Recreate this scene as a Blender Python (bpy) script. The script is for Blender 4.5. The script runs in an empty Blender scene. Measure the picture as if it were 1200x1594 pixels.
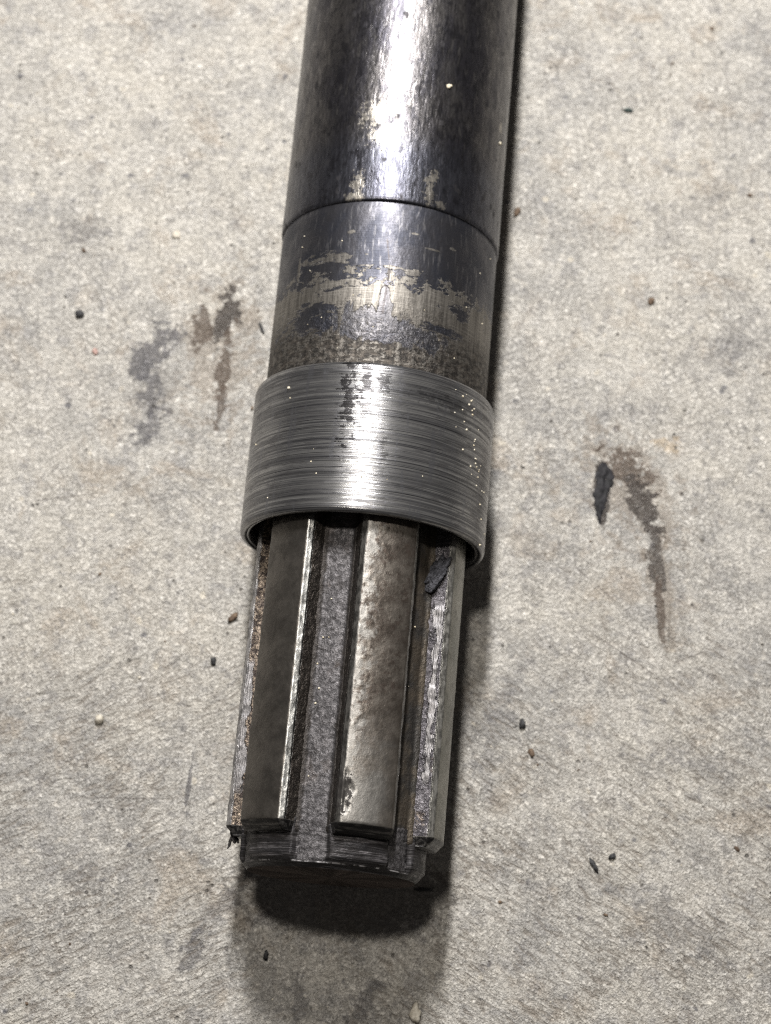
import bpy, bmesh, math, random
from mathutils import Vector, Matrix, noise as mnoise

random.seed(7)
S = 0.0175                      # one unit below = the radius of the shaft (17.5 mm)
sc = bpy.context.scene
COL = sc.collection
AX = 1.0725                     # height of the shaft's axis above the floor, in units

# ------------------------------------------------------------------ camera
cam = bpy.data.cameras.new("camera")
cam_o = bpy.data.objects.new("camera", cam)
COL.objects.link(cam_o)
M = Matrix(((0.99623968, -0.08546277, 0.01423458),
            (0.08590023, 0.95288453, -0.29091618),
            (0.01129859, 0.291045, 0.95664265)))
cam_o.matrix_world = Matrix.Translation(Vector((0.4041, -2.7998, 15.1408 + AX)) * S) @ M.to_4x4()
cam.sensor_fit = 'VERTICAL'
cam.sensor_height = 24.0
cam.lens = 24.0 * 2800.0 / 1594.0
cam.clip_start = 0.005
cam.clip_end = 50
cam.dof.use_dof = True
cam.dof.focus_distance = 14.6 * S
cam.dof.aperture_fstop = 15.0
sc.camera = cam_o

# ------------------------------------------------------------------ light
world = bpy.data.worlds.new("World")
sc.world = world
world.use_nodes = True
world.node_tree.nodes["Background"].inputs[0].default_value = (1.0, 0.93, 0.88, 1)
world.node_tree.nodes["Background"].inputs[1].default_value = 0.07


def area(name, a_deg, b_deg, dist, sx, sy, power, col, shape):
    """Lamp seen from the spline in direction a (left) / b (up the shaft), facing it."""
    l = bpy.data.lights.new(name, 'AREA')
    l.shape = shape
    l.size = sx * S
    l.size_y = sy * S
    l.energy = power
    l.color = col
    o = bpy.data.objects.new(name, l)
    COL.objects.link(o)
    d = Vector((-math.tan(math.radians(a_deg)), math.tan(math.radians(b_deg)), 1)).normalized()
    tgt = Vector((0, 0.6, AX))
    p = tgt + d * dist
    z = d
    x = Vector((0, 1, 0)).cross(z).normalized()
    y = z.cross(x)
    R = Matrix((x, y, z)).transposed().to_4x4()
    o.matrix_world = Matrix.Translation(p * S) @ R
    return o


area("work_lamp", 5.2, 9.8, 36, 2.7, 2.7, 2.1, (1.0, 0.945, 0.865), 'DISK')
area("tube_lamp", 5.0, 38, 25, 1.4, 6.8, 3.35, (1.0, 0.985, 0.97), 'RECTANGLE')

sc.view_settings.view_transform = 'Standard'
sc.view_settings.look = 'None'
sc.view_settings.gamma = 1.0
sc.view_settings.exposure = 0.0
sc.cycles.use_denoising = False
sc.cycles.max_bounces = 5
sc.cycles.filter_width = 1.1


# ------------------------------------------------------------------ node helpers
class NT:
    def __init__(self, name):
        self.m = bpy.data.materials.new(name)
        self.m.use_nodes = True
        self.t = self.m.node_tree
        self.t.nodes.clear()
        self.out = self.t.nodes.new('ShaderNodeOutputMaterial')
        self.b = self.t.nodes.new('ShaderNodeBsdfPrincipled')
        self.t.links.new(self.b.outputs[0], self.out.inputs[0])

    def put(self, sock, v):
        if isinstance(v, bpy.types.NodeSocket):
            self.t.links.new(v, sock)
        elif isinstance(v, tuple) and len(v) == 3 and sock.type == 'RGBA':
            sock.default_value = (*v, 1)
        else:
            sock.default_value = v

    def obj(self):                       # object coordinates in shaft radii
        n = self.t.nodes.new('ShaderNodeTexCoord')
        return self.vscale(n.outputs['Object'], (1 / S,) * 3)

    def uv(self):
        return self.t.nodes.new('ShaderNodeTexCoord').outputs['UV']

    def vscale(self, v, s, off=(0, 0, 0)):
        n = self.t.nodes.new('ShaderNodeVectorMath')
        n.operation = 'MULTIPLY_ADD'
        self.put(n.inputs[0], v)
        n.inputs[1].default_value = s
        n.inputs[2].default_value = off
        return n.outputs[0]

    def xyz(self, v):
        n = self.t.nodes.new('ShaderNodeSeparateXYZ')
        self.put(n.inputs[0], v)
        return n.outputs

    def noise(self, v, scale=1.0, detail=4.0, rough=0.55, dist=0.0):
        n = self.t.nodes.new('ShaderNodeTexNoise')
        self.put(n.inputs['Vector'], v)
        n.inputs['Scale'].default_value = scale
        n.inputs['Detail'].default_value = detail
        n.inputs['Roughness'].default_value = rough
        n.inputs['Distortion'].default_value = dist
        return n.outputs['Fac']

    def voro(self, v, scale, feature='F1', rnd=1.0):
        n = self.t.nodes.new('ShaderNodeTexVoronoi')
        n.feature = feature
        self.put(n.inputs['Vector'], v)
        n.inputs['Scale'].default_value = scale
        n.inputs['Randomness'].default_value = rnd
        return n.outputs['Distance']

    def math(self, op, a, b=0.0, clamp=False):
        n = self.t.nodes.new('ShaderNodeMath')
        n.operation = op
        n.use_clamp = clamp
        self.put(n.inputs[0], a)
        self.put(n.inputs[1], b)
        return n.outputs[0]

    def add(self, a, b): return self.math('ADD', a, b)
    def sub(self, a, b): return self.math('SUBTRACT', a, b)
    def mul(self, a, b): return self.math('MULTIPLY', a, b)

    def step(self, v, lo, hi, to0=0.0, to1=1.0, smooth=True):
        n = self.t.nodes.new('ShaderNodeMapRange')
        n.interpolation_type = 'SMOOTHSTEP' if smooth else 'LINEAR'
        self.put(n.inputs[0], v)
        n.inputs[1].default_value = lo
        n.inputs[2].default_value = hi
        n.inputs[3].default_value = to0
        n.inputs[4].default_value = to1
        return n.outputs[0]

    def mix(self, f, a, b, blend='MIX'):
        n = self.t.nodes.new('ShaderNodeMix')
        n.data_type = 'RGBA'
        n.blend_type = blend
        self.put(n.inputs[0], f)
        self.put(n.inputs[6], a)
        self.put(n.inputs[7], b)
        return n.outputs[2]

    def fmix(self, f, a, b):
        n = self.t.nodes.new('ShaderNodeMix')
        self.put(n.inputs[0], f)
        self.put(n.inputs[2], a)
        self.put(n.inputs[3], b)
        return n.outputs[0]

    def ramp(self, v, stops):
        n = self.t.nodes.new('ShaderNodeValToRGB')
        self.put(n.inputs[0], v)
        e = n.color_ramp.elements
        while len(e) < len(stops):
            e.new(0.5)
        for i, (p, c) in enumerate(stops):
            e[i].position = p
            e[i].color = (*c, 1) if isinstance(c, tuple) else (c, c, c, 1)
        return n.outputs[0]

    def bump(self, h, dist, strength=1.0, normal=None):
        n = self.t.nodes.new('ShaderNodeBump')
        n.inputs['Strength'].default_value = strength
        n.inputs['Distance'].default_value = dist * S
        self.put(n.inputs['Height'], h)
        if normal is not None:
            self.t.links.new(normal, n.inputs['Normal'])
        return n.outputs[0]

    def blob(self, x, y, cx, cy, a, b, ang, nz, k=1.0, soft=0.35):
        """0..1 mask of a ragged spot: centre, half axes, angle, edge noise."""
        ca, sa = math.cos(math.radians(ang)), math.sin(math.radians(ang))
        dx, dy = self.sub(x, cx), self.sub(y, cy)
        u = self.add(self.mul(dx, ca / a), self.mul(dy, sa / a))
        v = self.add(self.mul(dx, -sa / b), self.mul(dy, ca / b))
        r = self.math('SQRT', self.add(self.mul(u, u), self.mul(v, v)))
        r = self.add(r, self.mul(self.sub(nz, 0.5), k * 4.5))
        return self.step(r, 1.0, 1.0 - soft)

    def done(self, color=None, metal=None, rough=None, normal=None, spec=None):
        b = self.b
        if color is not None: self.put(b.inputs['Base Color'], color)
        if metal is not None: self.put(b.inputs['Metallic'], metal)
        if rough is not None: self.put(b.inputs['Roughness'], rough)
        if spec is not None: self.put(b.inputs['Specular IOR Level'], spec)
        if normal is not None: self.t.links.new(normal, b.inputs['Normal'])
        return self.m


# ------------------------------------------------------------------ materials
def mat_concrete():
    n = NT("concrete")
    p = n.obj()
    x, y, _ = n.xyz(p)
    # broad mottling, clouds of paste, sand grain
    cloud = n.noise(p, 0.55, 4, 0.6, 0.4)
    mott = n.noise(p, 2.6, 5, 0.62, 0.3)
    mott2 = n.noise(n.vscale(p, (1, 1, 1), (31, 7, 0)), 4.2, 4, 0.6, 0.2)
    grain = n.noise(p, 33, 4, 0.68, 0.7)
    fine = n.noise(p, 52, 2, 0.6, 0.3)
    col = n.mix(n.step(cloud, 0.38, 0.62), (0.345, 0.335, 0.32), (0.50, 0.475, 0.43))
    col = n.mix(n.step(mott, 0.46, 0.58, 0, 0.75), col, (0.53, 0.51, 0.475))
    col = n.mix(n.step(mott2, 0.52, 0.66, 0, 0.5), col, (0.24, 0.235, 0.24))
    brn = n.noise(n.vscale(p, (1, 1, 1), (-12, 40, 0)), 1.6, 5, 0.65, 0.5)
    col = n.mix(n.step(brn, 0.53, 0.68, 0, 0.55), col, (0.35, 0.29, 0.225))
    spots = n.noise(n.vscale(p, (1, 1, 1), (8, 3, 0)), 9, 4, 0.65, 0.3)
    col = n.mix(n.step(spots, 0.55, 0.66, 0, 0.55), col, (0.18, 0.175, 0.178))
    col = n.mix(n.step(spots, 0.45, 0.34, 0, 0.7), col, (0.60, 0.57, 0.52))
    amt = n.step(n.noise(n.vscale(p, (1, 1, 1), (1, 60, 0)), 1.4, 3, 0.6), 0.38, 0.62, 0.18, 1.0)
    col = n.mix(n.mul(n.step(grain, 0.49, 0.36, 0, 0.5), amt), col, (0.115, 0.108, 0.10))
    col = n.mix(n.mul(n.step(grain, 0.52, 0.64, 0, 0.6), amt), col, (0.76, 0.735, 0.69))
    col = n.mix(n.step(fine, 0.48, 0.32, 0, 0.38), col, (0.10, 0.095, 0.09))
    col = n.mix(n.step(fine, 0.54, 0.68, 0, 0.4), col, (0.75, 0.73, 0.70))
    # little sand specks of other stone
    sp = n.voro(p, 5.0)
    spk = n.noise(n.vscale(p, (1, 1, 1), (3, 90, 0)), 5, 1, 0.5)
    col = n.mix(n.mul(n.step(sp, 0.20, 0.12), n.step(spk, 0.58, 0.66, 0, 0.75)), col, (0.12, 0.12, 0.135))
    col = n.mix(n.mul(n.step(sp, 0.24, 0.14), n.step(spk, 0.38, 0.32, 0, 0.7)), col, (0.66, 0.61, 0.52))
    # oil and rubber stains, plus painted shade under the shaft's end
    en = n.noise(p, 3.6, 5, 0.7, 0.6)
    en2 = n.noise(n.vscale(p, (1, 1, 1), (5, -13, 0)), 9, 4, 0.7, 0.3)
    ez = n.add(n.mul(en, 0.5), n.mul(en2, 0.5))
    dark = (0.055, 0.047, 0.043)
    brown = (0.10, 0.076, 0.06)
    blue = (0.11, 0.107, 0.115)
    stains = [  # cx, cy, a, b, angle, colour, opacity, raggedness
        (2.45, 2.55, 0.75, 0.42, -50, (0.25, 0.215, 0.18), 0.6, 1.3),
        (-1.6, 3.6, 0.85, 0.38, 85, (0.26, 0.22, 0.18), 0.55, 1.4),
        (2.78, 1.7, 0.75, 0.14, 99, (0.22, 0.185, 0.15), 0.6, 1.2),
        (-2.2, 3.2, 0.6, 0.26, 75, (0.22, 0.21, 0.20), 0.5, 1.5),
        (2.185, 2.52, 0.36, 0.085, 94, dark, 0.95, 0.6),
        (2.42, 2.72, 0.26, 0.17, -40, brown, 0.85, 1.3),
        (2.57, 2.42, 0.34, 0.13, 118, dark, 0.9, 1.1),
        (2.72, 1.93, 0.40, 0.075, 100, dark, 0.8, 1.0),
        (2.78, 1.42, 0.30, 0.045, 97, brown, 0.8, 0.9),
        (2.79, 3.02, 0.13, 0.09, 0, (0.44, 0.34, 0.22), 0.5, 1.6),
        (-1.56, 3.95, 0.30, 0.11, 80, dark, 0.92, 1.2),
        (-1.52, 3.50, 0.40, 0.075, 86, brown, 0.85, 1.2),
        (-1.50, 3.03, 0.25, 0.05, 88, brown, 0.75, 1.2),
        (-1.76, 3.86, 0.26, 0.10, 95, brown, 0.8, 1.4),
        (-2.20, 3.55, 0.34, 0.15, 60, blue, 0.85, 1.5),
        (-2.19, 3.14, 0.28, 0.13, 80, blue, 0.75, 1.5),
        (-2.16, 2.80, 0.22, 0.14, 60, blue, 0.7, 1.5),
        (3.03, -1.43, 0.55, 0.22, -25, blue, 0.42, 1.6),
        (-1.17, -2.05, 0.22, 0.10, 75, blue, 0.7, 1.4),
        (-2.23, -1.50, 0.25, 0.14, 20, blue, 0.4, 1.5),
        (3.2, 0.0, 0.45, 0.16, -25, blue, 0.35, 1.5),
        (2.7, -0.05, 0.35, 0.12, -20, blue, 0.3, 1.5),
        (-1.38, -0.55, 0.34, 0.025, 88, blue, 0.8, 0.8),
        (-3.0, 4.75, 0.35, 0.15, 10, blue, 0.5, 1.6),
        (-0.95, -1.62, 0.42, 0.13, 50, blue, 0.5, 1.1),
        (0.35, -2.35, 0.3, 0.1, 60, blue, 0.6, 1.4),
        (-0.2, -2.4, 0.3, 0.09, 100, blue, 0.6, 1.4),
        (0.1, -1.45, 1.05, 0.35, 4, dark, 0.55, 0.6),  # the shaft end's shadow, painted into the floor colour
        (2.9, 5.5, 0.7, 0.2, 40, blue, 0.3, 1.6),
        (3.3, 4.1, 0.5, 0.25, 30, blue, 0.35, 1.6),
        (1.35, 0.2, 0.5, 0.18, 80, blue, 0.45, 1.6),
    ]
    st_any = None
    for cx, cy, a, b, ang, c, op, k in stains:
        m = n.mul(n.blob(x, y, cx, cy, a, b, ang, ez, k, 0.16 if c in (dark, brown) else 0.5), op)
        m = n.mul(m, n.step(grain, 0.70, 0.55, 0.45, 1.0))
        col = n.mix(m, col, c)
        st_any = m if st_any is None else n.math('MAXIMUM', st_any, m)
    # relief: trowel drag lines low right, crumbly skin everywhere
    def drag_lines(deg):
        rot = n.t.nodes.new('ShaderNodeVectorRotate')
        rot.rotation_type = 'Z_AXIS'
        n.put(rot.inputs['Vector'], p)
        rot.inputs['Angle'].default_value = math.radians(deg)
        return n.noise(n.vscale(rot.outputs[0], (6, 21, 1)), 1.0, 4, 0.65, 0.6)
    dn = n.noise(p, 0.6, 2, 0.5)
    side = n.step(n.add(x, n.mul(n.sub(dn, 0.5), 2)), -0.6, 0.6)
    drag = n.fmix(side, drag_lines(-32), drag_lines(32))
    dmask = n.mul(n.step(n.add(y, n.mul(n.sub(dn, 0.5), 6)), 2.6, -0.2, 0.15, 1.0), n.step(n.noise(p, 1.1, 2, 0.5), 0.35, 0.6, 0.35, 1.0))
    ridge = n.math('ABSOLUTE', n.sub(n.noise(p, 19, 3, 0.62, 1.0), 0.5))
    col = n.mix(n.mul(n.step(ridge, 0.03, 0.0), n.mul(amt, 0.55)), col, (0.14, 0.125, 0.11))
    col = n.mix(n.mul(n.step(drag, 0.49, 0.39), n.mul(dmask, 0.62)), col, (0.18, 0.155, 0.13))
    col = n.mix(1.0, col, (1.17, 1.162, 1.14), 'MULTIPLY')
    # thin hairline scratches
    for cx, cy, a, b, ang in ((2.15, 1.62, 0.40, 0.010, -38), (3.1, 1.0, 0.35, 0.008, 25), (1.5, 4.75, 0.12, 0.006, 70), (-1.9, -0.75, 0.5, 0.008, 4), (2.4, 1.0, 0.5, 0.008, -30), (-2.9, 2.0, 0.4, 0.008, 12)):
        col = n.mix(n.mul(n.blob(x, y, cx, cy, a, b, ang, ez, 0.6), 0.65), col, (0.16, 0.14, 0.125))
    pore = n.voro(n.vscale(p, (1, 1, 1), (2, 5, 0)), 7.0)
    porem = n.mul(n.step(pore, 0.16, 0.08), n.step(n.noise(n.vscale(p, (1, 1, 1), (9, 2, 0)), 3, 2, 0.5), 0.54, 0.60))
    col = n.mix(n.mul(porem, 0.75), col, (0.10, 0.09, 0.08))
    h = n.sub(n.add(n.mul(grain, 0.55), n.mul(fine, 0.35)), n.mul(porem, 0.5))
    h = n.add(h, n.mul(n.mul(drag, dmask), 1.7))
    h = n.add(h, n.mul(n.math('MINIMUM', ridge, 0.12), 2.2))
    h = n.add(h, n.mul(mott, 0.5))
    nb = n.bump(h, 0.040, 1.0)
    rough = n.fmix(st_any, n.fmix(n.step(mott, 0.4, 0.6), 0.47, n.step(grain, 0.35, 0.65, 0.44, 0.33)), 0.38)
    return n.done(col, 0.0, rough, nb, 0.9)


def mat_scale():          # blackened rolled skin of the long body
    n = NT("black_mill_scale")
    uv = n.uv()
    u, v, _ = n.xyz(uv)
    streak = n.noise(n.vscale(uv, (24, 5, 1)), 1.0, 5, 0.68, 0.5)
    streak2 = n.noise(n.vscale(uv, (60, 11, 1)), 1.0, 3, 0.6, 0.4)
    pit = n.voro(n.vscale(uv, (9, 6, 1)), 1.0)
    pn = n.noise(n.vscale(uv, (5, 4, 1)), 1.0, 3, 0.6)
    patch = n.noise(n.vscale(uv, (2.4, 1.3, 1)), 1.0, 5, 0.65, 0.4)
    col = n.mix(n.step(patch, 0.35, 0.65), (0.05, 0.048, 0.056), (0.10, 0.094, 0.092))
    upper = n.step(v, 4.7, 5.4, 0.25, 1.0)
    col = n.mix(n.mul(n.step(streak, 0.52, 0.68, 0, 0.75), upper), col, (0.21, 0.20, 0.195))
    col = n.mix(n.step(streak2, 0.47, 0.33, 0, 0.8), col, (0.03, 0.029, 0.032))
    # bluish dark band just above the shoulder
    band = n.mul(n.step(v, 5.1, 4.75), n.step(patch, 0.30, 0.6, 0.5, 1))
    col = n.mix(n.mul(band, 0.6), col, (0.055, 0.06, 0.08))
    pits = n.mul(n.step(pit, 0.30, 0.16), n.step(pn, 0.50, 0.58))
    col = n.mix(n.mul(pits, 0.85), col, (0.04, 0.038, 0.04))
    pn2 = n.noise(n.vscale(uv, (9, 5, 1), (3, 1, 0)), 1.0, 6, 0.7, 0.4)
    col = n.mix(n.step(pn2, 0.52, 0.60, 0, 0.7), col, (0.03, 0.029, 0.034))
    # long black cracks down the crest
    ck = n.noise(n.vscale(uv, (16, 1.6, 1)), 1.0, 5, 0.7, 0.3)
    crack = n.mul(n.step(n.math('ABSOLUTE', n.sub(ck, 0.5)), 0.012, 0.004), n.step(pn, 0.50, 0.58))
    col = n.mix(n.mul(crack, 0.9), col, (0.02, 0.02, 0.022))
    # pale residue flecks near the shoulder
    rn = n.noise(uv, 30, 4, 0.7, 0.3)
    rn2 = n.noise(uv, 13, 4, 0.7, 0.3)
    for cx, cy, a, b in ((-0.32, 4.46, 0.13, 0.045), (-0.325, 4.36, 0.05, 0.06), (0.33, 4.46, 0.17, 0.035), (0.36, 4.62, 0.06, 0.03),
                         (1.17, 5.45, 0.06, 0.025), (0.44, 4.36, 0.04, 0.04), (-0.12, 4.95, 0.10, 0.10), (-0.2, 5.15, 0.12, 0.1)):
        m = n.blob(u, v, cx, cy, b * 1.4, a, 0, n.add(n.mul(rn, 0.5), n.mul(rn2, 0.5)), 1.5)
        col = n.mix(n.mul(m, 0.6), col, (0.40, 0.37, 0.32))
    rough = n.add(n.step(streak, 0.35, 0.65, 0.40, 0.27), n.mul(pits, 0.25))
    h = n.mul(streak, 0.45)
    h = n.sub(h, n.mul(n.step(pit, 0.34, 0.10), 0.08))
    h = n.add(h, n.mul(n.noise(n.vscale(uv, (12, 9, 1)), 1.0, 4, 0.6), 0.5))
    nb = n.bump(h, 0.0075, 1.0)
    return n.done(col, 0.9, rough, nb)


def mat_neck():           # ground journal: black film worn through to grey-brown steel
    n = NT("worn_black_film")
    uv = n.uv()
    u, v, _ = n.xyz(uv)
    film_n = n.noise(n.vscale(uv, (3.0, 2.2, 1)), 1.0, 5, 0.65, 0.3)
    rag = n.noise(n.vscale(uv, (5.5, 8, 1)), 1.0, 5, 0.7, 0.2)
    rag2 = n.noise(n.vscale(uv, (14, 22, 1)), 1.0, 4, 0.65, 0.2)
    lines = n.noise(n.vscale(uv, (3, 90, 1)), 1.0, 2, 0.6)
    scr = n.noise(n.vscale(uv, (42, 2.2, 1)), 1.0, 4, 0.65, 0.2)
    edge = n.add(n.mul(n.sub(rag, 0.5), 0.85), n.mul(n.sub(rag2, 0.5), 0.55))
    vv = n.add(v, edge)
    bare = n.step(vv, 3.605, 3.585)                      # worn through below this ragged line
    # film left inside the bare band: short dashes round the shaft, vertical smears in the middle
    dash = n.noise(n.vscale(uv, (7, 21, 1)), 1.0, 6, 0.68, 0.35)
    vert = n.noise(n.vscale(uv, (10, 5, 1)), 1.0, 6, 0.68, 0.3)
    half = 0.5
    bias = -0.2
    for cx, cy, a, b, w in ((-0.62, 3.24, 0.45, 0.32, 0.38), (0.76, 3.43, 0.26, 0.14, 0.36), (0.55, 3.22, 0.55, 0.10, 0.34), (-0.45, 3.5, 0.35, 0.05, 0.24), (-1.1, 3.2, 0.3, 0.3, 0.22)):
        bias = n.add(n.mul(n.blob(u, v, cx, cy, a, b, 0, half, 0, 0.8), w), bias)
    isl = n.step(n.add(dash, bias), 0.55, 0.58)
    biv = -0.2
    for cx, cy, a, b, w in ((-0.12, 3.18, 0.60, 0.30, 0.35), (0.03, 3.40, 0.09, 0.24, 0.34), (0.35, 3.08, 0.6, 0.18, 0.33)):
        biv = n.add(n.mul(n.blob(u, v, cx, cy, a, b, 0, half, 0, 0.8), w), biv)
    isl = n.math('MAXIMUM', isl, n.mul(n.step(n.add(vert, biv), 0.50, 0.58), 0.8))
    bare = n.mul(bare, n.sub(1.0, n.mul(isl, 0.95)))
    # bare islands above the line
    bib = -0.25
    for cx, cy, a, b, w in ((-0.62, 3.80, 0.40, 0.13, 0.27), (-0.36, 3.78, 0.13, 0.08, 0.2), (-0.05, 3.69, 0.45, 0.04, 0.34), (0.27, 3.67, 0.14, 0.05, 0.32),
                            (-0.88, 3.72, 0.035, 0.22, 0.32), (-0.33, 4.02, 0.06, 0.035, 0.36), (0.24, 4.04, 0.07, 0.02, 0.36), (0.42, 3.93, 0.14, 0.018, 0.38),
                            (0.62, 4.0, 0.06, 0.03, 0.36), (0.98, 3.6, 0.05, 0.15, 0.3)):
        bib = n.add(n.mul(n.blob(u, v, cx, cy, a, b, 0, half, 0, 0.7), w), bib)
    bare = n.math('MAXIMUM', bare, n.mul(n.step(n.add(dash, bib), 0.50, 0.53), 0.85))
    film = n.mix(n.step(film_n, 0.35, 0.65), (0.042, 0.044, 0.055), (0.078, 0.077, 0.086))
    film = n.mix(n.step(n.noise(n.vscale(uv, (30, 5, 1)), 1, 4, 0.65, 0.2), 0.54, 0.68, 0, 0.6), film, (0.19, 0.185, 0.19))
    steel = n.mix(n.step(scr, 0.38, 0.62), (0.11, 0.102, 0.092), (0.21, 0.196, 0.176))
    steel = n.mix(n.step(lines, 0.5, 0.7, 0, 0.45), steel, (0.33, 0.31, 0.28))
    # speckled rusty brown film toward the collar
    low = n.add(v, n.mul(n.sub(film_n, 0.5), 0.5))
    rust = n.mul(n.step(low, 3.46, 3.02), n.step(rag2, 0.40, 0.54, 0.45, 1))
    steel = n.mix(n.mul(rust, 0.85), steel, n.mix(n.step(n.noise(n.vscale(uv, (13, 20, 1)), 1, 5, 0.72), 0.44, 0.62), (0.014, 0.0125, 0.0125), (0.085, 0.073, 0.062)))
    col = n.mix(bare, film, steel)
    # dark hairline scratches
    s1 = n.blob(u, v, 0.03, 3.50, 0.012, 0.30, -4, rag2, 0.9, 0.5)
    s2 = n.blob(u, v, 0.015, 3.85, 0.008, 0.20, 10, rag2, 0.8, 0.5)
    col = n.mix(n.mul(n.math('MAXIMUM', s1, s2), 0.8), col, (0.05, 0.045, 0.045))
    rough = n.fmix(bare, n.step(film_n, 0.3, 0.7, 0.50, 0.38), n.fmix(rust, 0.52, 0.62))
    h = n.add(n.mul(lines, 0.25), n.mul(bare, -0.35))
    h = n.add(h, n.mul(rag2, n.fmix(rust, 0.12, 1.0)))
    h = n.add(h, n.mul(n.noise(n.vscale(uv, (14, 10, 1)), 1, 3, 0.6), 0.4))
    nb = n.bump(h, 0.009, 1.0)
    return n.done(col, 0.92, rough, nb)


def mat_collar():         # turned steel ring with machining lines
    n = NT("turned_steel")
    uv = n.uv()
    u, v, _ = n.xyz(uv)
    g1 = n.noise(n.vscale(uv, (0.30, 40, 1)), 1.0, 4, 0.7, 0.05)
    g2 = n.noise(n.vscale(uv, (1.2, 95, 1)), 1.0, 3, 0.7, 0.05)
    dirt = n.noise(n.vscale(uv, (4, 16, 1)), 1.0, 5, 0.72, 0.2)
    ax = n.noise(n.vscale(uv, (16, 1.6, 1)), 1.0, 4, 0.65, 0.2)
    blot = n.noise(n.vscale(uv, (14, 14, 1)), 1.0, 5, 0.7, 0.2)
    g0 = n.noise(n.vscale(uv, (0.15, 17, 1)), 1.0, 3, 0.7, 0.05)
    g3 = n.noise(n.vscale(uv, (0.22, 52, 3)), 1.0, 2, 0.6, 0.03)
    col = n.mix(n.step(g1, 0.40, 0.62), (0.11, 0.109, 0.112), (0.285, 0.282, 0.276))
    col = n.mix(n.step(g0, 0.52, 0.36, 0, 0.55), col, (0.08, 0.08, 0.085))
    col = n.mix(n.step(g3, 0.42, 0.34, 0, 0.8), col, (0.03, 0.03, 0.033))
    col = n.mix(n.step(g2, 0.49, 0.36, 0, 0.85), col, (0.035, 0.035, 0.04))
    col = n.mix(n.step(dirt, 0.50, 0.64, 0, 0.7), col, (0.07, 0.068, 0.07))
    col = n.mix(n.step(ax, 0.54, 0.66, 0, 0.55), col, (0.13, 0.13, 0.14))
    # dark greasy blotches on the upper face
    for cx, cy, a, b, op in ((-0.19, 2.48, 0.055, 0.36, 0.9), (-0.06, 2.63, 0.05, 0.14, 0.9), (0.08, 2.62, 0.045, 0.10, 0.75), (-0.05, 2.34, 0.04, 0.14, 0.6),
                             (0.62, 2.55, 0.22, 0.05, 0.4), (0.12, 2.0, 0.03, 0.10, 0.5)):
        m = n.blob(u, v, cx, cy, a, b, 0, n.add(n.mul(blot, 0.65), n.mul(g3, 0.35)), 2.2, 0.3)
        col = n.mix(n.mul(m, op), col, (0.010, 0.009, 0.010))
    rough = n.add(n.step(g1, 0.35, 0.65, 0.33, 0.21), n.step(dirt, 0.5, 0.7, 0, 0.18))
    h = n.add(n.add(n.mul(g1, 0.6), n.mul(g2, 0.3)), n.mul(g3, 0.6))
    nb = n.bump(h, 0.0042, 1.0)
    return n.done(col, 0.78, rough, nb)


def tooth_dist(n, u):
    """angle in degrees from the nearest tooth centre, from uv.x = angle in radians"""
    a = n.math('FRACT', n.math('DIVIDE', n.add(u, 10 * 1.0471976 - 0.3002), 1.0471976))
    return n.mul(n.math('MINIMUM', a, n.sub(1.0, a)), 60.0)


def mat_rough():
    n = NT("rough_root_steel")
    p = n.obj()
    u, v, _ = n.xyz(n.uv())
    g = n.noise(p, 26, 4, 0.7, 0.3)
    g2 = n.noise(p, 9, 4, 0.65, 0.3)
    br = n.noise(n.vscale(p, (1, 1, 1), (4, 9, 2)), 3.5, 4, 0.65)
    col = n.mix(n.step(g, 0.38, 0.64), (0.05, 0.0475, 0.049), (0.125, 0.119, 0.122))
    col = n.mix(n.step(br, 0.54, 0.7, 0, 0.45), col, (0.10, 0.08, 0.068))
    col = n.mix(n.step(g2, 0.44, 0.32, 0, 0.8), col, (0.04, 0.037, 0.037))
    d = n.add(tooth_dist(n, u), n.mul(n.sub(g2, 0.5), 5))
    col = n.mix(n.step(d, 22.5, 20.0, 0, 0.85), col, (0.036, 0.031, 0.027))        # darker brown in the corners beside the teeth
    valley_shade = n.mul(n.step(n.add(u, n.mul(n.sub(g2, 0.5), 0.15)), 0.50, 0.58), n.step(u, 1.2, 1.0))
    col = n.mix(n.mul(valley_shade, 0.85), col, n.mix(n.step(br, 0.4, 0.6), (0.045, 0.042, 0.038), (0.085, 0.07, 0.052)))  # valley turned away from the lamps: its shade is put into the colour
    nb = n.bump(n.add(g, n.mul(g2, 0.6)), 0.014, 1.0)
    return n.done(col, 0.65, n.step(g, 0.3, 0.7, 0.60, 0.46), nb, 0.35)


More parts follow.
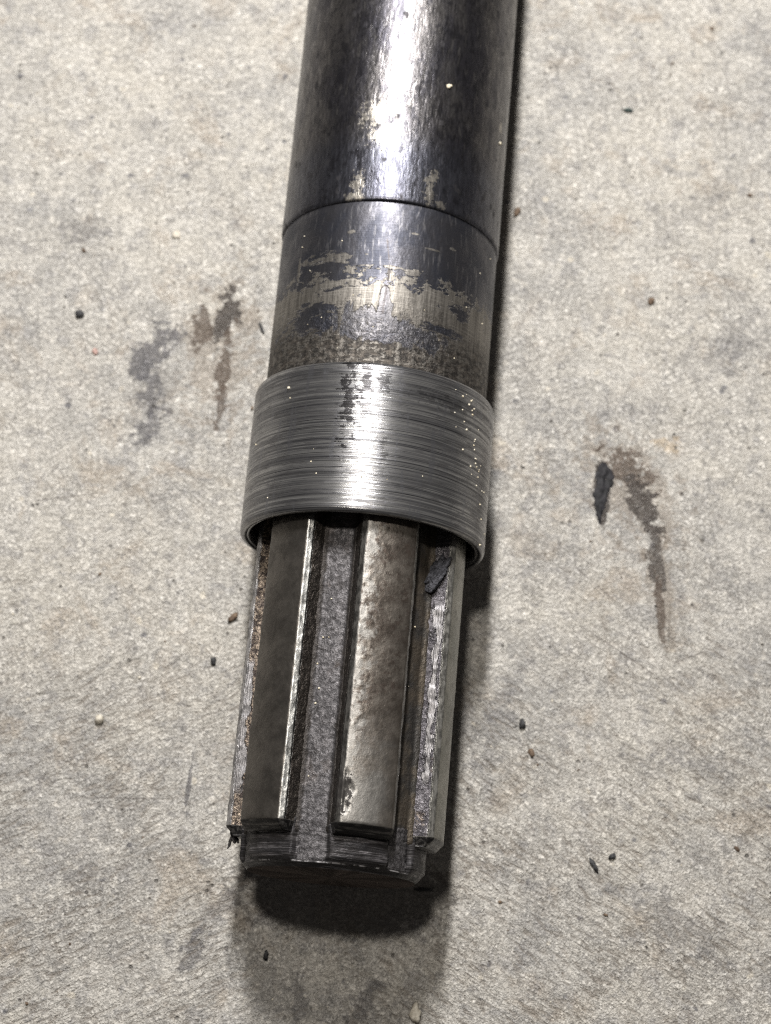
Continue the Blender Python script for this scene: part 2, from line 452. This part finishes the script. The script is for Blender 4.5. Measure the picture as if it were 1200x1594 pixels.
def mat_nose():
    n = NT("grimy_turned_end")
    uv = n.uv()
    u, v, _ = n.xyz(uv)
    p = n.obj()
    g1 = n.noise(n.vscale(uv, (1.2, 34, 1)), 1.0, 4, 0.7, 0.1)
    d = n.noise(n.vscale(uv, (4, 9, 1)), 1.0, 5, 0.7, 0.3)
    g = n.noise(p, 26, 4, 0.7, 0.3)
    col = n.mix(n.step(g1, 0.46, 0.66), (0.02, 0.019, 0.02), (0.17, 0.16, 0.165))
    col = n.mix(n.step(d, 0.40, 0.58, 0, 0.85), col, (0.025, 0.023, 0.023))
    slot = n.mul(n.step(n.add(tooth_dist(n, u), n.mul(n.sub(g, 0.5), 4)), 20, 22), n.step(v, -1.345, -1.325))
    col = n.mix(slot, col, n.mix(n.step(g, 0.38, 0.64), (0.05, 0.0475, 0.049), (0.125, 0.119, 0.122)))
    col = n.mix(n.mul(n.step(v, -1.30, -1.325), n.sub(1.0, slot)), col, n.mix(n.step(g1, 0.5, 0.68), (0.012, 0.011, 0.011), (0.06, 0.057, 0.058)))
    edge = n.mul(n.mul(n.step(v, -1.352, -1.346), n.step(v, -1.334, -1.340)), n.step(n.noise(n.vscale(uv, (7, 3, 1)), 1, 3, 0.6), 0.47, 0.58))
    col = n.mix(n.mul(edge, 0.7), col, (0.30, 0.29, 0.29))
    endf = n.step(v, -1.384, -1.391)
    col = n.mix(endf, col, n.mix(n.step(d, 0.4, 0.6), (0.035, 0.029, 0.026), (0.075, 0.062, 0.055)))  # shadow tone put into the end face's own colour
    h = n.fmix(slot, n.add(g1, n.mul(d, 0.5)), g)
    nb = n.bump(h, 0.02, 1.0)
    return n.done(col, n.mul(n.fmix(slot, 0.4, 0.65), n.sub(1.0, endf)), n.fmix(endf, n.fmix(slot, n.step(d, 0.3, 0.7, 0.34, 0.55), 0.52), 1.0), nb, n.fmix(endf, 0.2, 0.04))


def mat_tooth(name, tip_a, tip_b, bright, pitted=0.0, tip_rough=0.36, flank_a=(0.06, 0.056, 0.061), flank_b=(0.20, 0.188, 0.20),
              flank_brown=0.25, flank_shine=None):
    """uv.x: 0 at the middle of the tip, 1 at its edge, 1..1.35 chamfer, up to 2.4 down the flank (sign = side); uv.y = axial."""
    n = NT(name)
    uv = n.uv()
    u, v, _ = n.xyz(uv)
    p = n.obj()
    au = n.math('ABSOLUTE', u)
    g = n.noise(p, 30, 4, 0.7, 0.3)
    blot = n.noise(p, 4.5, 5, 0.65, 0.3)
    mid = n.noise(p, 11, 4, 0.65, 0.2)
    tip = n.mix(n.step(blot, 0.36, 0.64), tip_a, tip_b)
    tip = n.mix(n.step(mid, 0.45, 0.28, 0, 0.55), tip, (0.06, 0.052, 0.046))
    if pitted:
        # left edge and lower end rubbed bright
        rub = n.math('MAXIMUM', n.step(n.add(u, n.mul(n.sub(mid, 0.5), 2.2)), -0.35, -0.85),
                     n.mul(n.step(n.add(v, n.mul(n.sub(blot, 0.5), 1.6)), -0.15, -0.75), n.step(n.add(u, n.mul(n.sub(blot, 0.5), 1.5)), 1.1, 0.0)))
        tip = n.mix(n.mul(rub, 0.85), tip, bright)
        fine_b = n.noise(p, 15, 5, 0.7, 0.3)
        tip = n.mix(n.mul(n.step(n.add(fine_b, n.mul(n.step(v, 0.2, -0.7), -0.14)), 0.52, 0.62), 0.75), tip, (0.062, 0.048, 0.040))
        dots = n.mul(n.step(n.voro(n.vscale(p, (1, 1, 1)), 16), 0.30, 0.18), n.mul(n.step(u, 0.25, -0.2), n.step(v, -0.55, -0.25)))
        dots = n.mul(dots, n.step(mid, 0.42, 0.5))
        tip = n.mix(n.mul(dots, 0.7), tip, (0.045, 0.036, 0.03))
        # missing bite at the lower left corner
        bite = n.blob(u, v, -1.12, -0.80, 0.45, 0.15, 0, n.noise(p, 16, 4, 0.7), 1.0, 0.2)
    ch = n.mul(n.step(n.add(au, n.mul(n.sub(mid, 0.5), 0.12)), 0.98, 1.04), n.step(n.add(au, n.mul(n.sub(mid, 0.5), 0.16)), 1.40, 1.33))
    fl = n.mix(n.step(g, 0.36, 0.66), flank_a, flank_b)
    fl = n.mix(n.step(blot, 0.58 - 0.25 * flank_brown, 0.7 - 0.2 * flank_brown, 0, 0.8), fl,
               n.mix(n.step(g, 0.42, 0.6), (0.05, 0.038, 0.032), (0.34, 0.27, 0.20)))
    isfl = n.step(au, 1.30, 1.36)
    col = n.mix(isfl, tip, fl)
    chc = n.mix(n.step(n.noise(n.vscale(uv, (3, 9, 1)), 1, 5, 0.7), 0.40, 0.58), tuple(0.38 * c for c in bright), bright)
    col = n.mix(ch, col, chc)
    if pitted:
        col = n.mix(n.mul(bite, 0.9), col, (0.04, 0.036, 0.034))
    sh = None
    if flank_shine:
        side, v0, v1, lo, hi = flank_shine       # rubbed streak along the flank
        sv = n.mul(u, side)
        wob = n.add(n.mul(n.sub(n.noise(n.vscale(uv, (2, 2.2, 1)), 1, 4, 0.65), 0.5), 0.9), n.mul(n.sub(mid, 0.5), 0.4))
        sw = n.add(sv, wob)
        sh = n.mul(n.mul(n.step(sw, lo, lo + 0.06), n.step(sw, hi, hi - 0.08)), n.mul(n.step(v, v1, v1 - 0.1), n.step(v, v0, v0 + 0.1)))
        col = n.mix(sh, col, (0.24, 0.232, 0.235))
    endm = n.step(v, -1.030, -1.045)
    ring = n.noise(n.vscale(n.obj(), (3, 40, 40)), 1.0, 3, 0.6, 0.2)
    col = n.mix(endm, col, n.mix(n.step(ring, 0.45, 0.65), (0.02, 0.019, 0.019), (0.10, 0.095, 0.09)))
    rough = n.fmix(isfl, n.step(mid, 0.3, 0.7, tip_rough + 0.08, tip_rough - 0.05), n.step(g, 0.3, 0.7, 0.56, 0.40))
    rough = n.fmix(ch, rough, 0.36)
    if pitted:
        rough = n.fmix(bite, rough, 0.7)
    hf = n.add(n.mul(g, 0.9), n.mul(mid, 0.5))
    ht = n.add(n.mul(mid, 0.08), n.mul(g, 0.12))
    h = n.fmix(isfl, ht, hf)
    if sh is not None:
        h = n.fmix(sh, h, n.mul(n.noise(n.vscale(uv, (20, 2.5, 1)), 1, 3, 0.6), 0.5))
        rough = n.fmix(sh, rough, 0.42)
    nb = n.bump(h, 0.026, 1.0)
    return n.done(col, 0.85, rough, nb)


def mat_plain(name, c1, c2, rough=0.7, scale=20, metal=0.0, dist=0.02, spec=0.4):
    n = NT(name)
    p = n.obj()
    g = n.noise(p, scale, 4, 0.65, 0.2)
    return n.done(n.mix(n.step(g, 0.35, 0.65), c1, c2), metal, rough, n.bump(g, dist), spec)


# ------------------------------------------------------------------ mesh helpers
def link(name, me, mat, parent=None, smooth=True):
    me.name = name
    if smooth:
        me.polygons.foreach_set('use_smooth', [True] * len(me.polygons))
    if mat:
        me.materials.append(mat)
    o = bpy.data.objects.new(name, me)
    COL.objects.link(o)
    if parent:
        o.parent = parent
    return o


def grid_mesh(rows, uvs, closed=False, caps=()):
    """rows: list of equally long lists of points; joined into quads. Duplicated seam keeps the uv clean."""
    nr, nc = len(rows), len(rows[0])
    vs = [tuple(c * S for c in p) for r in rows for p in r]
    fs = []
    for i in range(nr - 1):
        for j in range(nc - 1):
            a = i * nc + j
            fs.append((a, a + 1, a + nc + 1, a + nc))
    for ri in caps:
        fs.append(tuple(range(ri * nc, ri * nc + nc)) if ri else tuple(reversed(range(nc))))
    me = bpy.data.meshes.new("m")
    me.from_pydata(vs, [], fs)
    uvl = me.uv_layers.new(name="uv")
    flat = [q for r in uvs for q in r]
    for lp in me.loops:
        uvl.data[lp.index].uv = flat[lp.vertex_index]
    me.validate()
    me.update()
    return me


def revolve(profile, nseg=256, fn=None):
    """profile: (Y, R) list running from the far end to the near end; axis along Y at height AX."""
    rows, uvs = [], []
    for k, (Y, R) in enumerate(profile):
        r, w = [], []
        for j in range(nseg + 1):
            th = -math.pi + 2 * math.pi * j / nseg
            rr = R if fn is None else fn(th, Y, R, k)
            r.append((rr * math.sin(th), Y, AX - AX + rr * math.cos(th)))
            w.append((th, Y))
        rows.append(r)
        uvs.append(w)
    return grid_mesh(rows, uvs)


def fb(x, y, z, oct=4):
    return mnoise.fractal(Vector((x, y, z)), 0.6, 2.0, oct)


# ------------------------------------------------------------------ the floor
def build_floor():
    me = bpy.data.meshes.new("concrete_floor")
    r = 90 * S
    me.from_pydata([(-r, -r, 0), (r, -r, 0), (r, r, 0), (-r, r, 0)], [], [(0, 1, 2, 3)])
    o = link("concrete_floor", me, mat_concrete(), smooth=False)
    o["kind"] = "structure"
    o["label"] = "pale grey concrete floor with dark oil stains and sandy grain"
    return o


build_floor()

# ------------------------------------------------------------------ the shaft
root = bpy.data.objects.new("splined_shaft", None)
root.empty_display_size = 0.01
COL.objects.link(root)
root.location = (0, 0, AX * S)
root["label"] = "dark worn steel shaft with a bright turned collar and six-tooth spline end lying on concrete"
root["category"] = "shaft"

# long blackened body, running on out of the picture
prof = [(30 - 0.12 * i, 1.0) for i in range(int((30 - 4.36) / 0.12))]
prof += [(4.36, 1.0), (4.335, 1.0), (4.322, 0.994), (4.316, 0.985), (4.314, 0.965), (4.314, 0.90)]
me = revolve([(30, 0.0)] + prof, 200, lambda th, Y, R, k: R + (0.003 * fb(th * 3, Y * 1.2, 0, 4) if R > 0.99 else 0) +
             (0.004 * fb(th * 14, 0, 5, 3) if 0.95 < R < 0.999 else 0))
link("shaft_body", me, mat_scale(), root)

# ground neck between the shoulder and the collar
prof = [(4.40, 0.975), (4.30, 0.978), (4.26, 0.986)] + [(4.24 - 0.05 * i, 0.987) for i in range(30)] + [(2.70, 0.987)]
me = revolve(prof, 200, lambda th, Y, R, k: R + 0.0015 * fb(th * 4, Y * 3, 2, 3))
o = link("shaft_neck", me, mat_neck(), root)
o["label"] = "neck with black film worn through to a ragged bare steel band"

# collar: open ring with turned outer face, rounded edges and a dark bore
pr = [(2.60, 0.96), (2.765, 0.987), (2.783, 1.045), (2.778, 1.058), (2.765, 1.0665), (2.74, 1.0715)]
nst = 150
for i in range(nst + 1):
    Y = 2.73 - (2.73 - 1.515) * i / nst
    pr.append((Y, 1.0715 - 0.0004 * abs(fb(3.3, Y * 40, 1.0, 3))))
pr += [(1.50, 1.071), (1.484, 1.068), (1.472, 1.061), (1.465, 1.050), (1.463, 1.036), (1.464, 1.020), (1.472, 1.014), (1.476, 1.006), (1.472, 0.999), (1.478, 0.988),
       (1.50, 0.975), (1.54, 0.968), (1.70, 0.966), (2.30, 0.966), (2.30, 0.5)]
me = revolve(pr, 288, lambda th, Y, R, k: R + 0.0008 * fb(th * 5, Y * 6, 8, 3) * (1 if Y < 2.75 else 0.3))
o = link("collar", me, mat_collar(), root)
o["label"] = "bright turned steel collar ring with fine machining lines and greasy blotches"

# spline core (root cylinder between the teeth)
TEETH = [17.2, 77.2, 137.2, -162.8, -102.8, -42.8]
prof = [(2.30, 0.72)] + [(2.2 - 0.03 * i, 0.72) for i in range(112)] + [(-1.20, 0.72)]


def core_r(th, Y, R, k):
    d = min(abs((math.degrees(th) - t + 180) % 360 - 180) for t in TEETH)
    if Y < -1.10:
        return 0.70
    f = max(0.0, 1 - (d - 20.0) / 2.5) if d > 20 else 1.0
    return R + 0.035 * f * f + 0.006 * fb(th * 9, Y * 9, 3, 4)


me = revolve(prof, 300, core_r)
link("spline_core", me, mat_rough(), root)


# nose: turned spigot the teeth run out onto, with the valleys cut shallowly into it
def nose_r(th, Y, R, k):
    if R < 0.3:
        return R
    rr = R
    d = min(abs((math.degrees(th) - t + 180) % 360 - 180) for t in TEETH)
    slot = 0.726 + 0.006 * fb(th * 9, Y * 9, 3, 4)
    wob = 1.2 * fb(Y * 6, th * 3, 1, 3)
    s = min(1, max(0, (d - 18.6 - wob) / 1.6))
    if Y > -1.345:
        rr = rr * (1 - s) + min(rr, slot) * s
    return rr + 0.004 * fb(th * 2.0, Y * 45, 4, 3) + 0.003 * fb(th * 7, Y * 12, 9, 3)


prof = [(-0.95, 0.70), (-1.0, 0.765)]
prof += [(-1.02 - 0.008 * i, 0.772) for i in range(34)]
for i in range(24):
    t = i / 23
    prof.append((-1.30 - 0.09 * t, 0.770 - 0.075 * t ** 1.15))
prof += [(-1.393, 0.685), (-1.393, 0.5), (-1.3925, 0.25), (-1.392, 0.0)]
me = revolve(prof, 360, nose_r)
o = link("shaft_nose", me, mat_nose(), root)
o["label"] = "grimy black turned end with stepped machining rings"


# teeth
def tooth_mesh(idx):
    R, HW, TH, CH = 0.9096, 0.250, 0.217, 0.046
    prof = []       # (u, h, uvx)
    hh = math.sqrt(R * R - TH * TH)
    hch = hh - CH
    nfl, nch, ntip = 14, 4, 26
    for i in range(nfl):
        t = i / nfl
        prof.append((-HW, 0.60 + (hch - 0.60) * t, -2.4 + (2.4 - 1.35) * t))
    for i in range(nch):
        t = i / nch
        prof.append((-HW + (HW - TH) * t, hch + CH * t, -1.35 + 0.35 * t))
    for i in range(ntip + 1):
        t = -1 + 2 * i / ntip
        u = TH * t
        prof.append((u, math.sqrt(R * R - u * u), t))
    for i in range(nch):
        t = (i + 1) / nch
        prof.append((TH + (HW - TH) * t, hh - CH * t, 1 + 0.35 * t))
    for i in range(nfl):
        t = (i + 1) / nfl
        prof.append((HW, hch - (hch - 0.60) * t, 1.35 + (2.4 - 1.35) * t))
    Ys = [2.2] + [1.8 - 0.0185 * i for i in range(154)]
    Ys = [y for y in Ys if y > -1.03] + [-1.035]
    rows, uvs = [], []

    def disp(u, h, x, Y):
        n1 = fb(u * 10 + idx * 9, Y * 10, h * 10, 4)
        ax_ = abs(x)
        du = dh = 0.0
        if ax_ > 1.3:                                     # torn flank
            du = 0.007 * n1 + 0.004 * fb(Y * 28, h * 28, idx, 3)
            if x > 0: du = du
        elif ax_ > 0.99:
            dh = 0.006 * n1 - 0.010 * max(0, fb(Y * 3.3 + idx, idx * 2.0, x, 3) - 0.15)
        else:
            dh = 0.0015 * n1
            if idx == 0:                                  # hammered, pitted left half
                w = max(0, min(1, (0.25 - x) / 0.8)) * max(0, min(1, (Y + 0.55) / 0.35))
                dh += w * 0.0042 * fb(u * 24, Y * 20, 3.0, 3)
                dx, dy = (x + 1.0) / 0.34, (Y + 0.80) / 0.15
                q = math.sqrt(dx * dx + dy * dy) + 0.5 * fb(x * 4, Y * 12, 2, 3)
                dh -= 0.022 * max(0, min(1, (1.05 - q) / 0.25))
        return du, dh

    for Y in Ys:
        r, w = [], []
        for u, h, x in prof:
            du, dh = disp(u, h, x, Y)
            r.append((u + (du if x > 0 else -du), Y, h + dh))
            w.append((x, Y))
        rows.append(r)
        uvs.append(w)
    # 45 degree run-out at the end, then the end wall
    for k, (Y, cut) in enumerate(((-1.045, 0.012), (-1.06, 0.026), (-1.075, 0.040), (-1.09, 0.054), (-1.105, 0.068), (-1.118, 0.082))):
        r, w = [], []
        for u, h, x in prof:
            c = cut + 0.004 * fb(u * 3, Y * 60, idx, 2)
            uu = u
            if abs(x) > 1.0:
                uu = math.copysign(max(abs(u) - 0.25 * c, 0.16), u)
            r.append((uu, Y - 0.003 * fb(u * 12, k, idx, 2), min(h, R - c - 0.5 * (R - math.sqrt(R * R - u * u)))))
            w.append((0.5, Y))
        rows.append(r)
        uvs.append(w)
    r = [(u * 0.98, -1.124, min(h, 0.70)) for u, h, x in prof]
    rows.append(r)
    uvs.append([(0.5, -1.124)] * len(r))
    return grid_mesh(rows, uvs)


mt_grey = mat_tooth("tooth_steel", (0.082, 0.075, 0.067), (0.130, 0.119, 0.106), (0.27, 0.27, 0.26), flank_a=(0.028, 0.024, 0.021), flank_b=(0.08, 0.069, 0.06), flank_brown=-0.6)  # flank colours carry the shade of sides turned from the lamps
mt_pit = mat_tooth("pitted_tooth_steel", (0.068, 0.057, 0.048), (0.135, 0.12, 0.104), (0.22, 0.212, 0.198), pitted=1.0, tip_rough=0.46,
                   flank_a=(0.028, 0.024, 0.021), flank_b=(0.08, 0.069, 0.06), flank_brown=-0.6)  # same painted shade on both flanks of the front tooth
mt_right = mat_tooth("scuffed_tooth_steel", (0.17, 0.17, 0.15), (0.24, 0.235, 0.21), (0.40, 0.39, 0.36), flank_brown=0.0,
                     flank_shine=(-1, -0.65, 0.95, 1.42, 1.78))
mt_left = mat_tooth("rusty_tooth_steel", (0.13, 0.122, 0.108), (0.2, 0.185, 0.165), (0.45, 0.44, 0.44), flank_brown=2.5,
                    flank_shine=(1, -0.80, 0.40, 1.25, 1.68))
labels = {0: "front tooth with pitted, rubbed bright left edge", 1: "right tooth with scuffed lavender grey flank",
          4: "left tooth with rusty brown flank and silvery edge", 5: "smooth brown grey tooth with a bright chamfer line"}
for i, ang in enumerate(TEETH):
    me = tooth_mesh(i)
    o = link("spline_tooth", me, {0: mt_pit, 1: mt_right, 4: mt_left}.get(i, mt_grey), root)
    o.rotation_euler = (0, math.radians(ang), 0)
    if i in labels:
        o["label"] = labels[i]


# ------------------------------------------------------------------ dirt stuck to the shaft
def lump(name, sx, sy, sz, seed, mat, parent=None, sub=3, amp=0.35, flat=0.0, freq=1.6):
    bm = bmesh.new()
    bmesh.ops.create_icosphere(bm, subdivisions=sub, radius=1.0)
    for v in bm.verts:
        d = v.co.normalized()
        r = 1 + amp * fb(d.x * freq + seed * 7.1, d.y * freq, d.z * freq + seed, 4)
        v.co = Vector((d.x * sx * r, d.y * sy * r, d.z * sz * r))
        if flat:
            v.co.z = max(v.co.z, -flat * sz)
        v.co *= S
    me = bpy.data.meshes.new(name)
    bm.to_mesh(me)
    bm.free()
    return link(name, me, mat, parent)


def on_cyl(o, th, Y, R):
    t = math.radians(th)
    o.location = (R * math.sin(t) * S, Y * S, R * math.cos(t) * S)
    o.rotation_euler = (0, t, 0)


m_grease = mat_plain("dry_black_grease", (0.02, 0.02, 0.023), (0.075, 0.075, 0.085), 0.6, 28, 0.0, 0.04, 0.2)
g = lump("grease_lump", 0.065, 0.15, 0.04, 3, m_grease, root, 4, 0.5)
on_cyl(g, 56.5, 1.17, 0.80)
g.rotation_euler = (0, math.radians(-10), math.radians(-22))
m_burr = mat_plain("black_burr", (0.03, 0.028, 0.03), (0.09, 0.085, 0.085), 0.5, 30, 0.3)
bm = bmesh.new()
for k, (x, y, z, a, b, c, rz) in enumerate(((-0.855, -1.10, -0.12, 0.022, 0.075, 0.02, 18), (-0.875, -1.16, -0.13, 0.012, 0.06, 0.014, -12), (-0.825, -1.13, -0.10, 0.016, 0.045, 0.018, 40))):
    res = bmesh.ops.create_icosphere(bm, subdivisions=2, radius=1.0)
    mm = Matrix.Translation((x * S, y * S, z * S)) @ Matrix.Rotation(math.radians(rz), 4, 'Z') @ Matrix.Diagonal((a * S, b * S, c * S, 1))
    for v in res['verts']:
        d = v.co.copy()
        v.co = mm @ (d * (1 + 0.45 * fb(d.x * 2 + k, d.y * 2, d.z * 2, 3)))
me = bpy.data.meshes.new("burr")
bm.to_mesh(me)
bm.free()
link("burr", me, m_burr, root)

# pale grit clinging to the collar and body: too small to count, one part
m_grit = mat_plain("pale_grit", (0.55, 0.47, 0.32), (0.75, 0.70, 0.58), 0.6, 40)
bm = bmesh.new()
spots = []
for _ in range(34):
    t = random.random()
    spots.append((48 + 24 * t + random.gauss(0, 4), 2.72 - 1.18 * t + random.gauss(0, 0.09), 1.072, random.uniform(0.005, 0.012)))
for _ in range(14):
    spots.append((random.uniform(-70, 60), random.uniform(1.6, 2.7), 1.072, random.uniform(0.004, 0.009)))
spots += [(-42.4, 2.59, 1.072, 0.015), (24.3, 5.525, 1.0, 0.026), (25.6, 5.54, 1.0, 0.015), (67.8, 5.30, 1.0, 0.02), (-7, 4.8, 1.0, 0.012)]
for _ in range(16):
    spots.append((random.uniform(-70, 70), random.uniform(2.9, 4.2), 0.987, random.uniform(0.004, 0.008)))
for _ in range(18):
    spots.append((random.choice((-24, -20, 38, 44)) + random.gauss(0, 3), random.uniform(-0.9, 1.0), 0.722, random.uniform(0.005, 0.012)))
for th, Y, R, s in spots:
    t = math.radians(th)
    res = bmesh.ops.create_icosphere(bm, subdivisions=1, radius=s * S)
    for v in res['verts']:
        v.co = v.co * random.uniform(0.7, 1.25) + Vector((R * math.sin(t), Y, R * math.cos(t))) * S
me = bpy.data.meshes.new("grit_specks")
bm.to_mesh(me)
bm.free()
o = link("grit_specks", me, m_grit, root)
o["kind"] = "stuff"

# ------------------------------------------------------------------ crumbs lying on the floor
m_black = mat_plain("black_crumb", (0.012, 0.012, 0.013), (0.05, 0.05, 0.052), 0.55, 30)
m_brown = mat_plain("brown_crumb", (0.07, 0.045, 0.03), (0.17, 0.12, 0.08), 0.7, 30)
m_cream = mat_plain("cream_stone", (0.42, 0.38, 0.31), (0.58, 0.54, 0.46), 0.6, 20)
m_red = mat_plain("red_chip", (0.34, 0.22, 0.19), (0.42, 0.29, 0.25), 0.6, 20)
m_green = mat_plain("greenish_black_fleck", (0.03, 0.05, 0.045), (0.07, 0.09, 0.085), 0.6, 20)
CR = [  # name, category, x, y, sx, sy, sz, rot, material, label
    ("crumb", "crumb", -2.972, 3.863, 0.040, 0.045, 0.03, 20, m_black, "round black crumb alone on the concrete, far left of the shaft's worn neck"),
    ("crumb", "crumb", 1.577, 0.226, 0.034, 0.042, 0.03, 0, m_black, "small black crumb on the bright concrete right of the spline, below the long stain"),
    ("crumb", "crumb", -1.288, 0.559, 0.026, 0.036, 0.025, 10, m_black, "tiny black crumb left of the spline, nearest to the left tooth"),
    ("crumb", "crumb", -1.157, 0.984, 0.026, 0.058, 0.025, -38, m_brown, "elongated brown crumb on the concrete just below the collar's left corner"),
    ("pebble", "pebble", -2.255, -0.065, 0.042, 0.044, 0.035, 0, m_cream, "round cream pebble with a small shadow, lower left of the shaft"),
    ("chip", "chip", 2.565, 4.504, 0.030, 0.038, 0.02, -40, m_brown, "small dark brown chip right of the shaft's shoulder, upper right concrete"),
    ("fleck", "fleck", 2.241, 6.584, 0.052, 0.024, 0.02, 0, m_green, "dark greenish fleck lying by itself near the top right of the concrete"),
    ("chip", "chip", 1.198, 5.351, 0.028, 0.062, 0.02, -30, m_brown, "elongated brown chip close beside the upper body's right-hand shadow"),
    ("sliver", "sliver", 2.291, -0.979, 0.020, 0.082, 0.02, 32, m_black, "straight black metal sliver on the concrete at lower right"),
    ("crumb", "crumb", 2.447, -0.892, 0.034, 0.026, 0.02, 20, m_black, "tiny black crumb beside the black sliver at lower right"),
    ("sliver", "sliver", -1.197, 3.875, 0.014, 0.062, 0.018, 28, m_black, "thin dark sliver on the concrete beside the left edge of the worn neck"),
    ("chip", "chip", 1.675, -0.025, 0.024, 0.040, 0.018, 25, m_brown, "rusty brown speck just below the small black crumb right of the spline"),
    ("chip", "chip", -2.771, 3.49, 0.028, 0.036, 0.015, 10, m_red, "faded red chip on the pale concrete left of the dark stains"),
    ("stone_shard", "stone", 0.815, -2.374, 0.055, 0.072, 0.03, 15, m_cream, "cream stone shard at the bottom edge below the shaft's end"),
    ("crumb", "crumb", -0.531, -2.006, 0.022, 0.050, 0.022, 0, m_black, "dark elongated crumb in the soft shade below the shaft's end"),
    ("sliver", "sliver", 0.80, -1.325, 0.075, 0.018, 0.02, 4, m_black, "short black sliver in the deep shadow at the end's right corner"),
    ("pebble", "pebble", -2.142, 4.792, 0.042, 0.048, 0.012, 30, m_cream, "flat cream stone fleck set in the pale concrete, upper left"),
]
for k, (nm, cat, x, y, sx, sy, sz, rot, mt, lab) in enumerate(CR):
    o = lump(nm, sx, sy, sz, k + 11, mt, None, 2, 0.55, 0.6)
    o.location = (x * S, y * S, sz * 0.5 * S)
    o.rotation_euler = (0, 0, math.radians(rot))
    o["label"] = lab
    o["category"] = cat
    o["group"] = "loose bits lying on the concrete"

# fine grit and dust too small to count
bm = bmesh.new()
rg = random.Random(21)
for _ in range(130):
    x, y = rg.uniform(-4.2, 4.6), rg.uniform(-3.0, 8.0)
    if abs(x) < 1.15 and y > -1.5:
        continue
    sz = 0.006 + 0.016 * rg.random() ** 3
    dark = rg.random() < 0.6
    res = bmesh.ops.create_icosphere(bm, subdivisions=1, radius=1.0)
    an, el = rg.uniform(0, 3.14), rg.uniform(0.8, 2.2)
    mm = Matrix.Translation((x * S, y * S, sz * 0.3 * S)) @ Matrix.Rotation(an, 4, 'Z') @ Matrix.Diagonal((sz * el * S, sz * S, sz * 0.6 * S, 1))
    for v in res['verts']:
        v.co = mm @ (v.co * rg.uniform(0.75, 1.2))
    for f in {f for v in res['verts'] for f in v.link_faces}:
        f.material_index = 0 if dark else 1
me = bpy.data.meshes.new("floor_grit")
bm.to_mesh(me)
bm.free()
o = link("floor_grit", me, m_brown, None)
me.materials.append(m_cream)
o["kind"] = "stuff"
o["label"] = "fine dark and pale grit scattered over the concrete"

# thick tar-like drip on the right
bm = bmesh.new()
bmesh.ops.create_grid(bm, x_segments=24, y_segments=60, size=1.0)
for v in bm.verts:
    X, Y = v.co.x, v.co.y
    w = (0.076 * max(0, min(1, (1 - Y) * 2.2)) ** 0.5 * max(0.0, min(1, (Y + 1) / 1.05)) ** 0.9 + 0.008) * (1 + 0.4 * fb(Y * 4, X * 0.7, 2, 3))
    edge = max(0, 1 - abs(X) ** 2.4) * max(0, 1 - abs(Y) ** 8)
    hgt = 0.011 * edge ** 0.6 * (1 + 0.7 * fb(X * 1.4, Y * 3, 7, 3)) - 0.002
    v.co = Vector((X * w + 0.02 * math.sin(Y * 2.3), Y * 0.31, max(hgt, -0.002))) * S
me = bpy.data.meshes.new("tar_drip")
bm.to_mesh(me)
bm.free()
o = link("tar_drip", me, mat_plain("black_tar", (0.007, 0.007, 0.008), (0.022, 0.021, 0.024), 0.55, 14, 0.0, 0.012, 0.15))
o.location = (2.185 * S, 2.50 * S, 0.0005 * S)
o.rotation_euler = (0, 0, math.radians(2))
o["label"] = "glossy black teardrop of tar on the concrete right of the collar"
o["category"] = "tar drip"
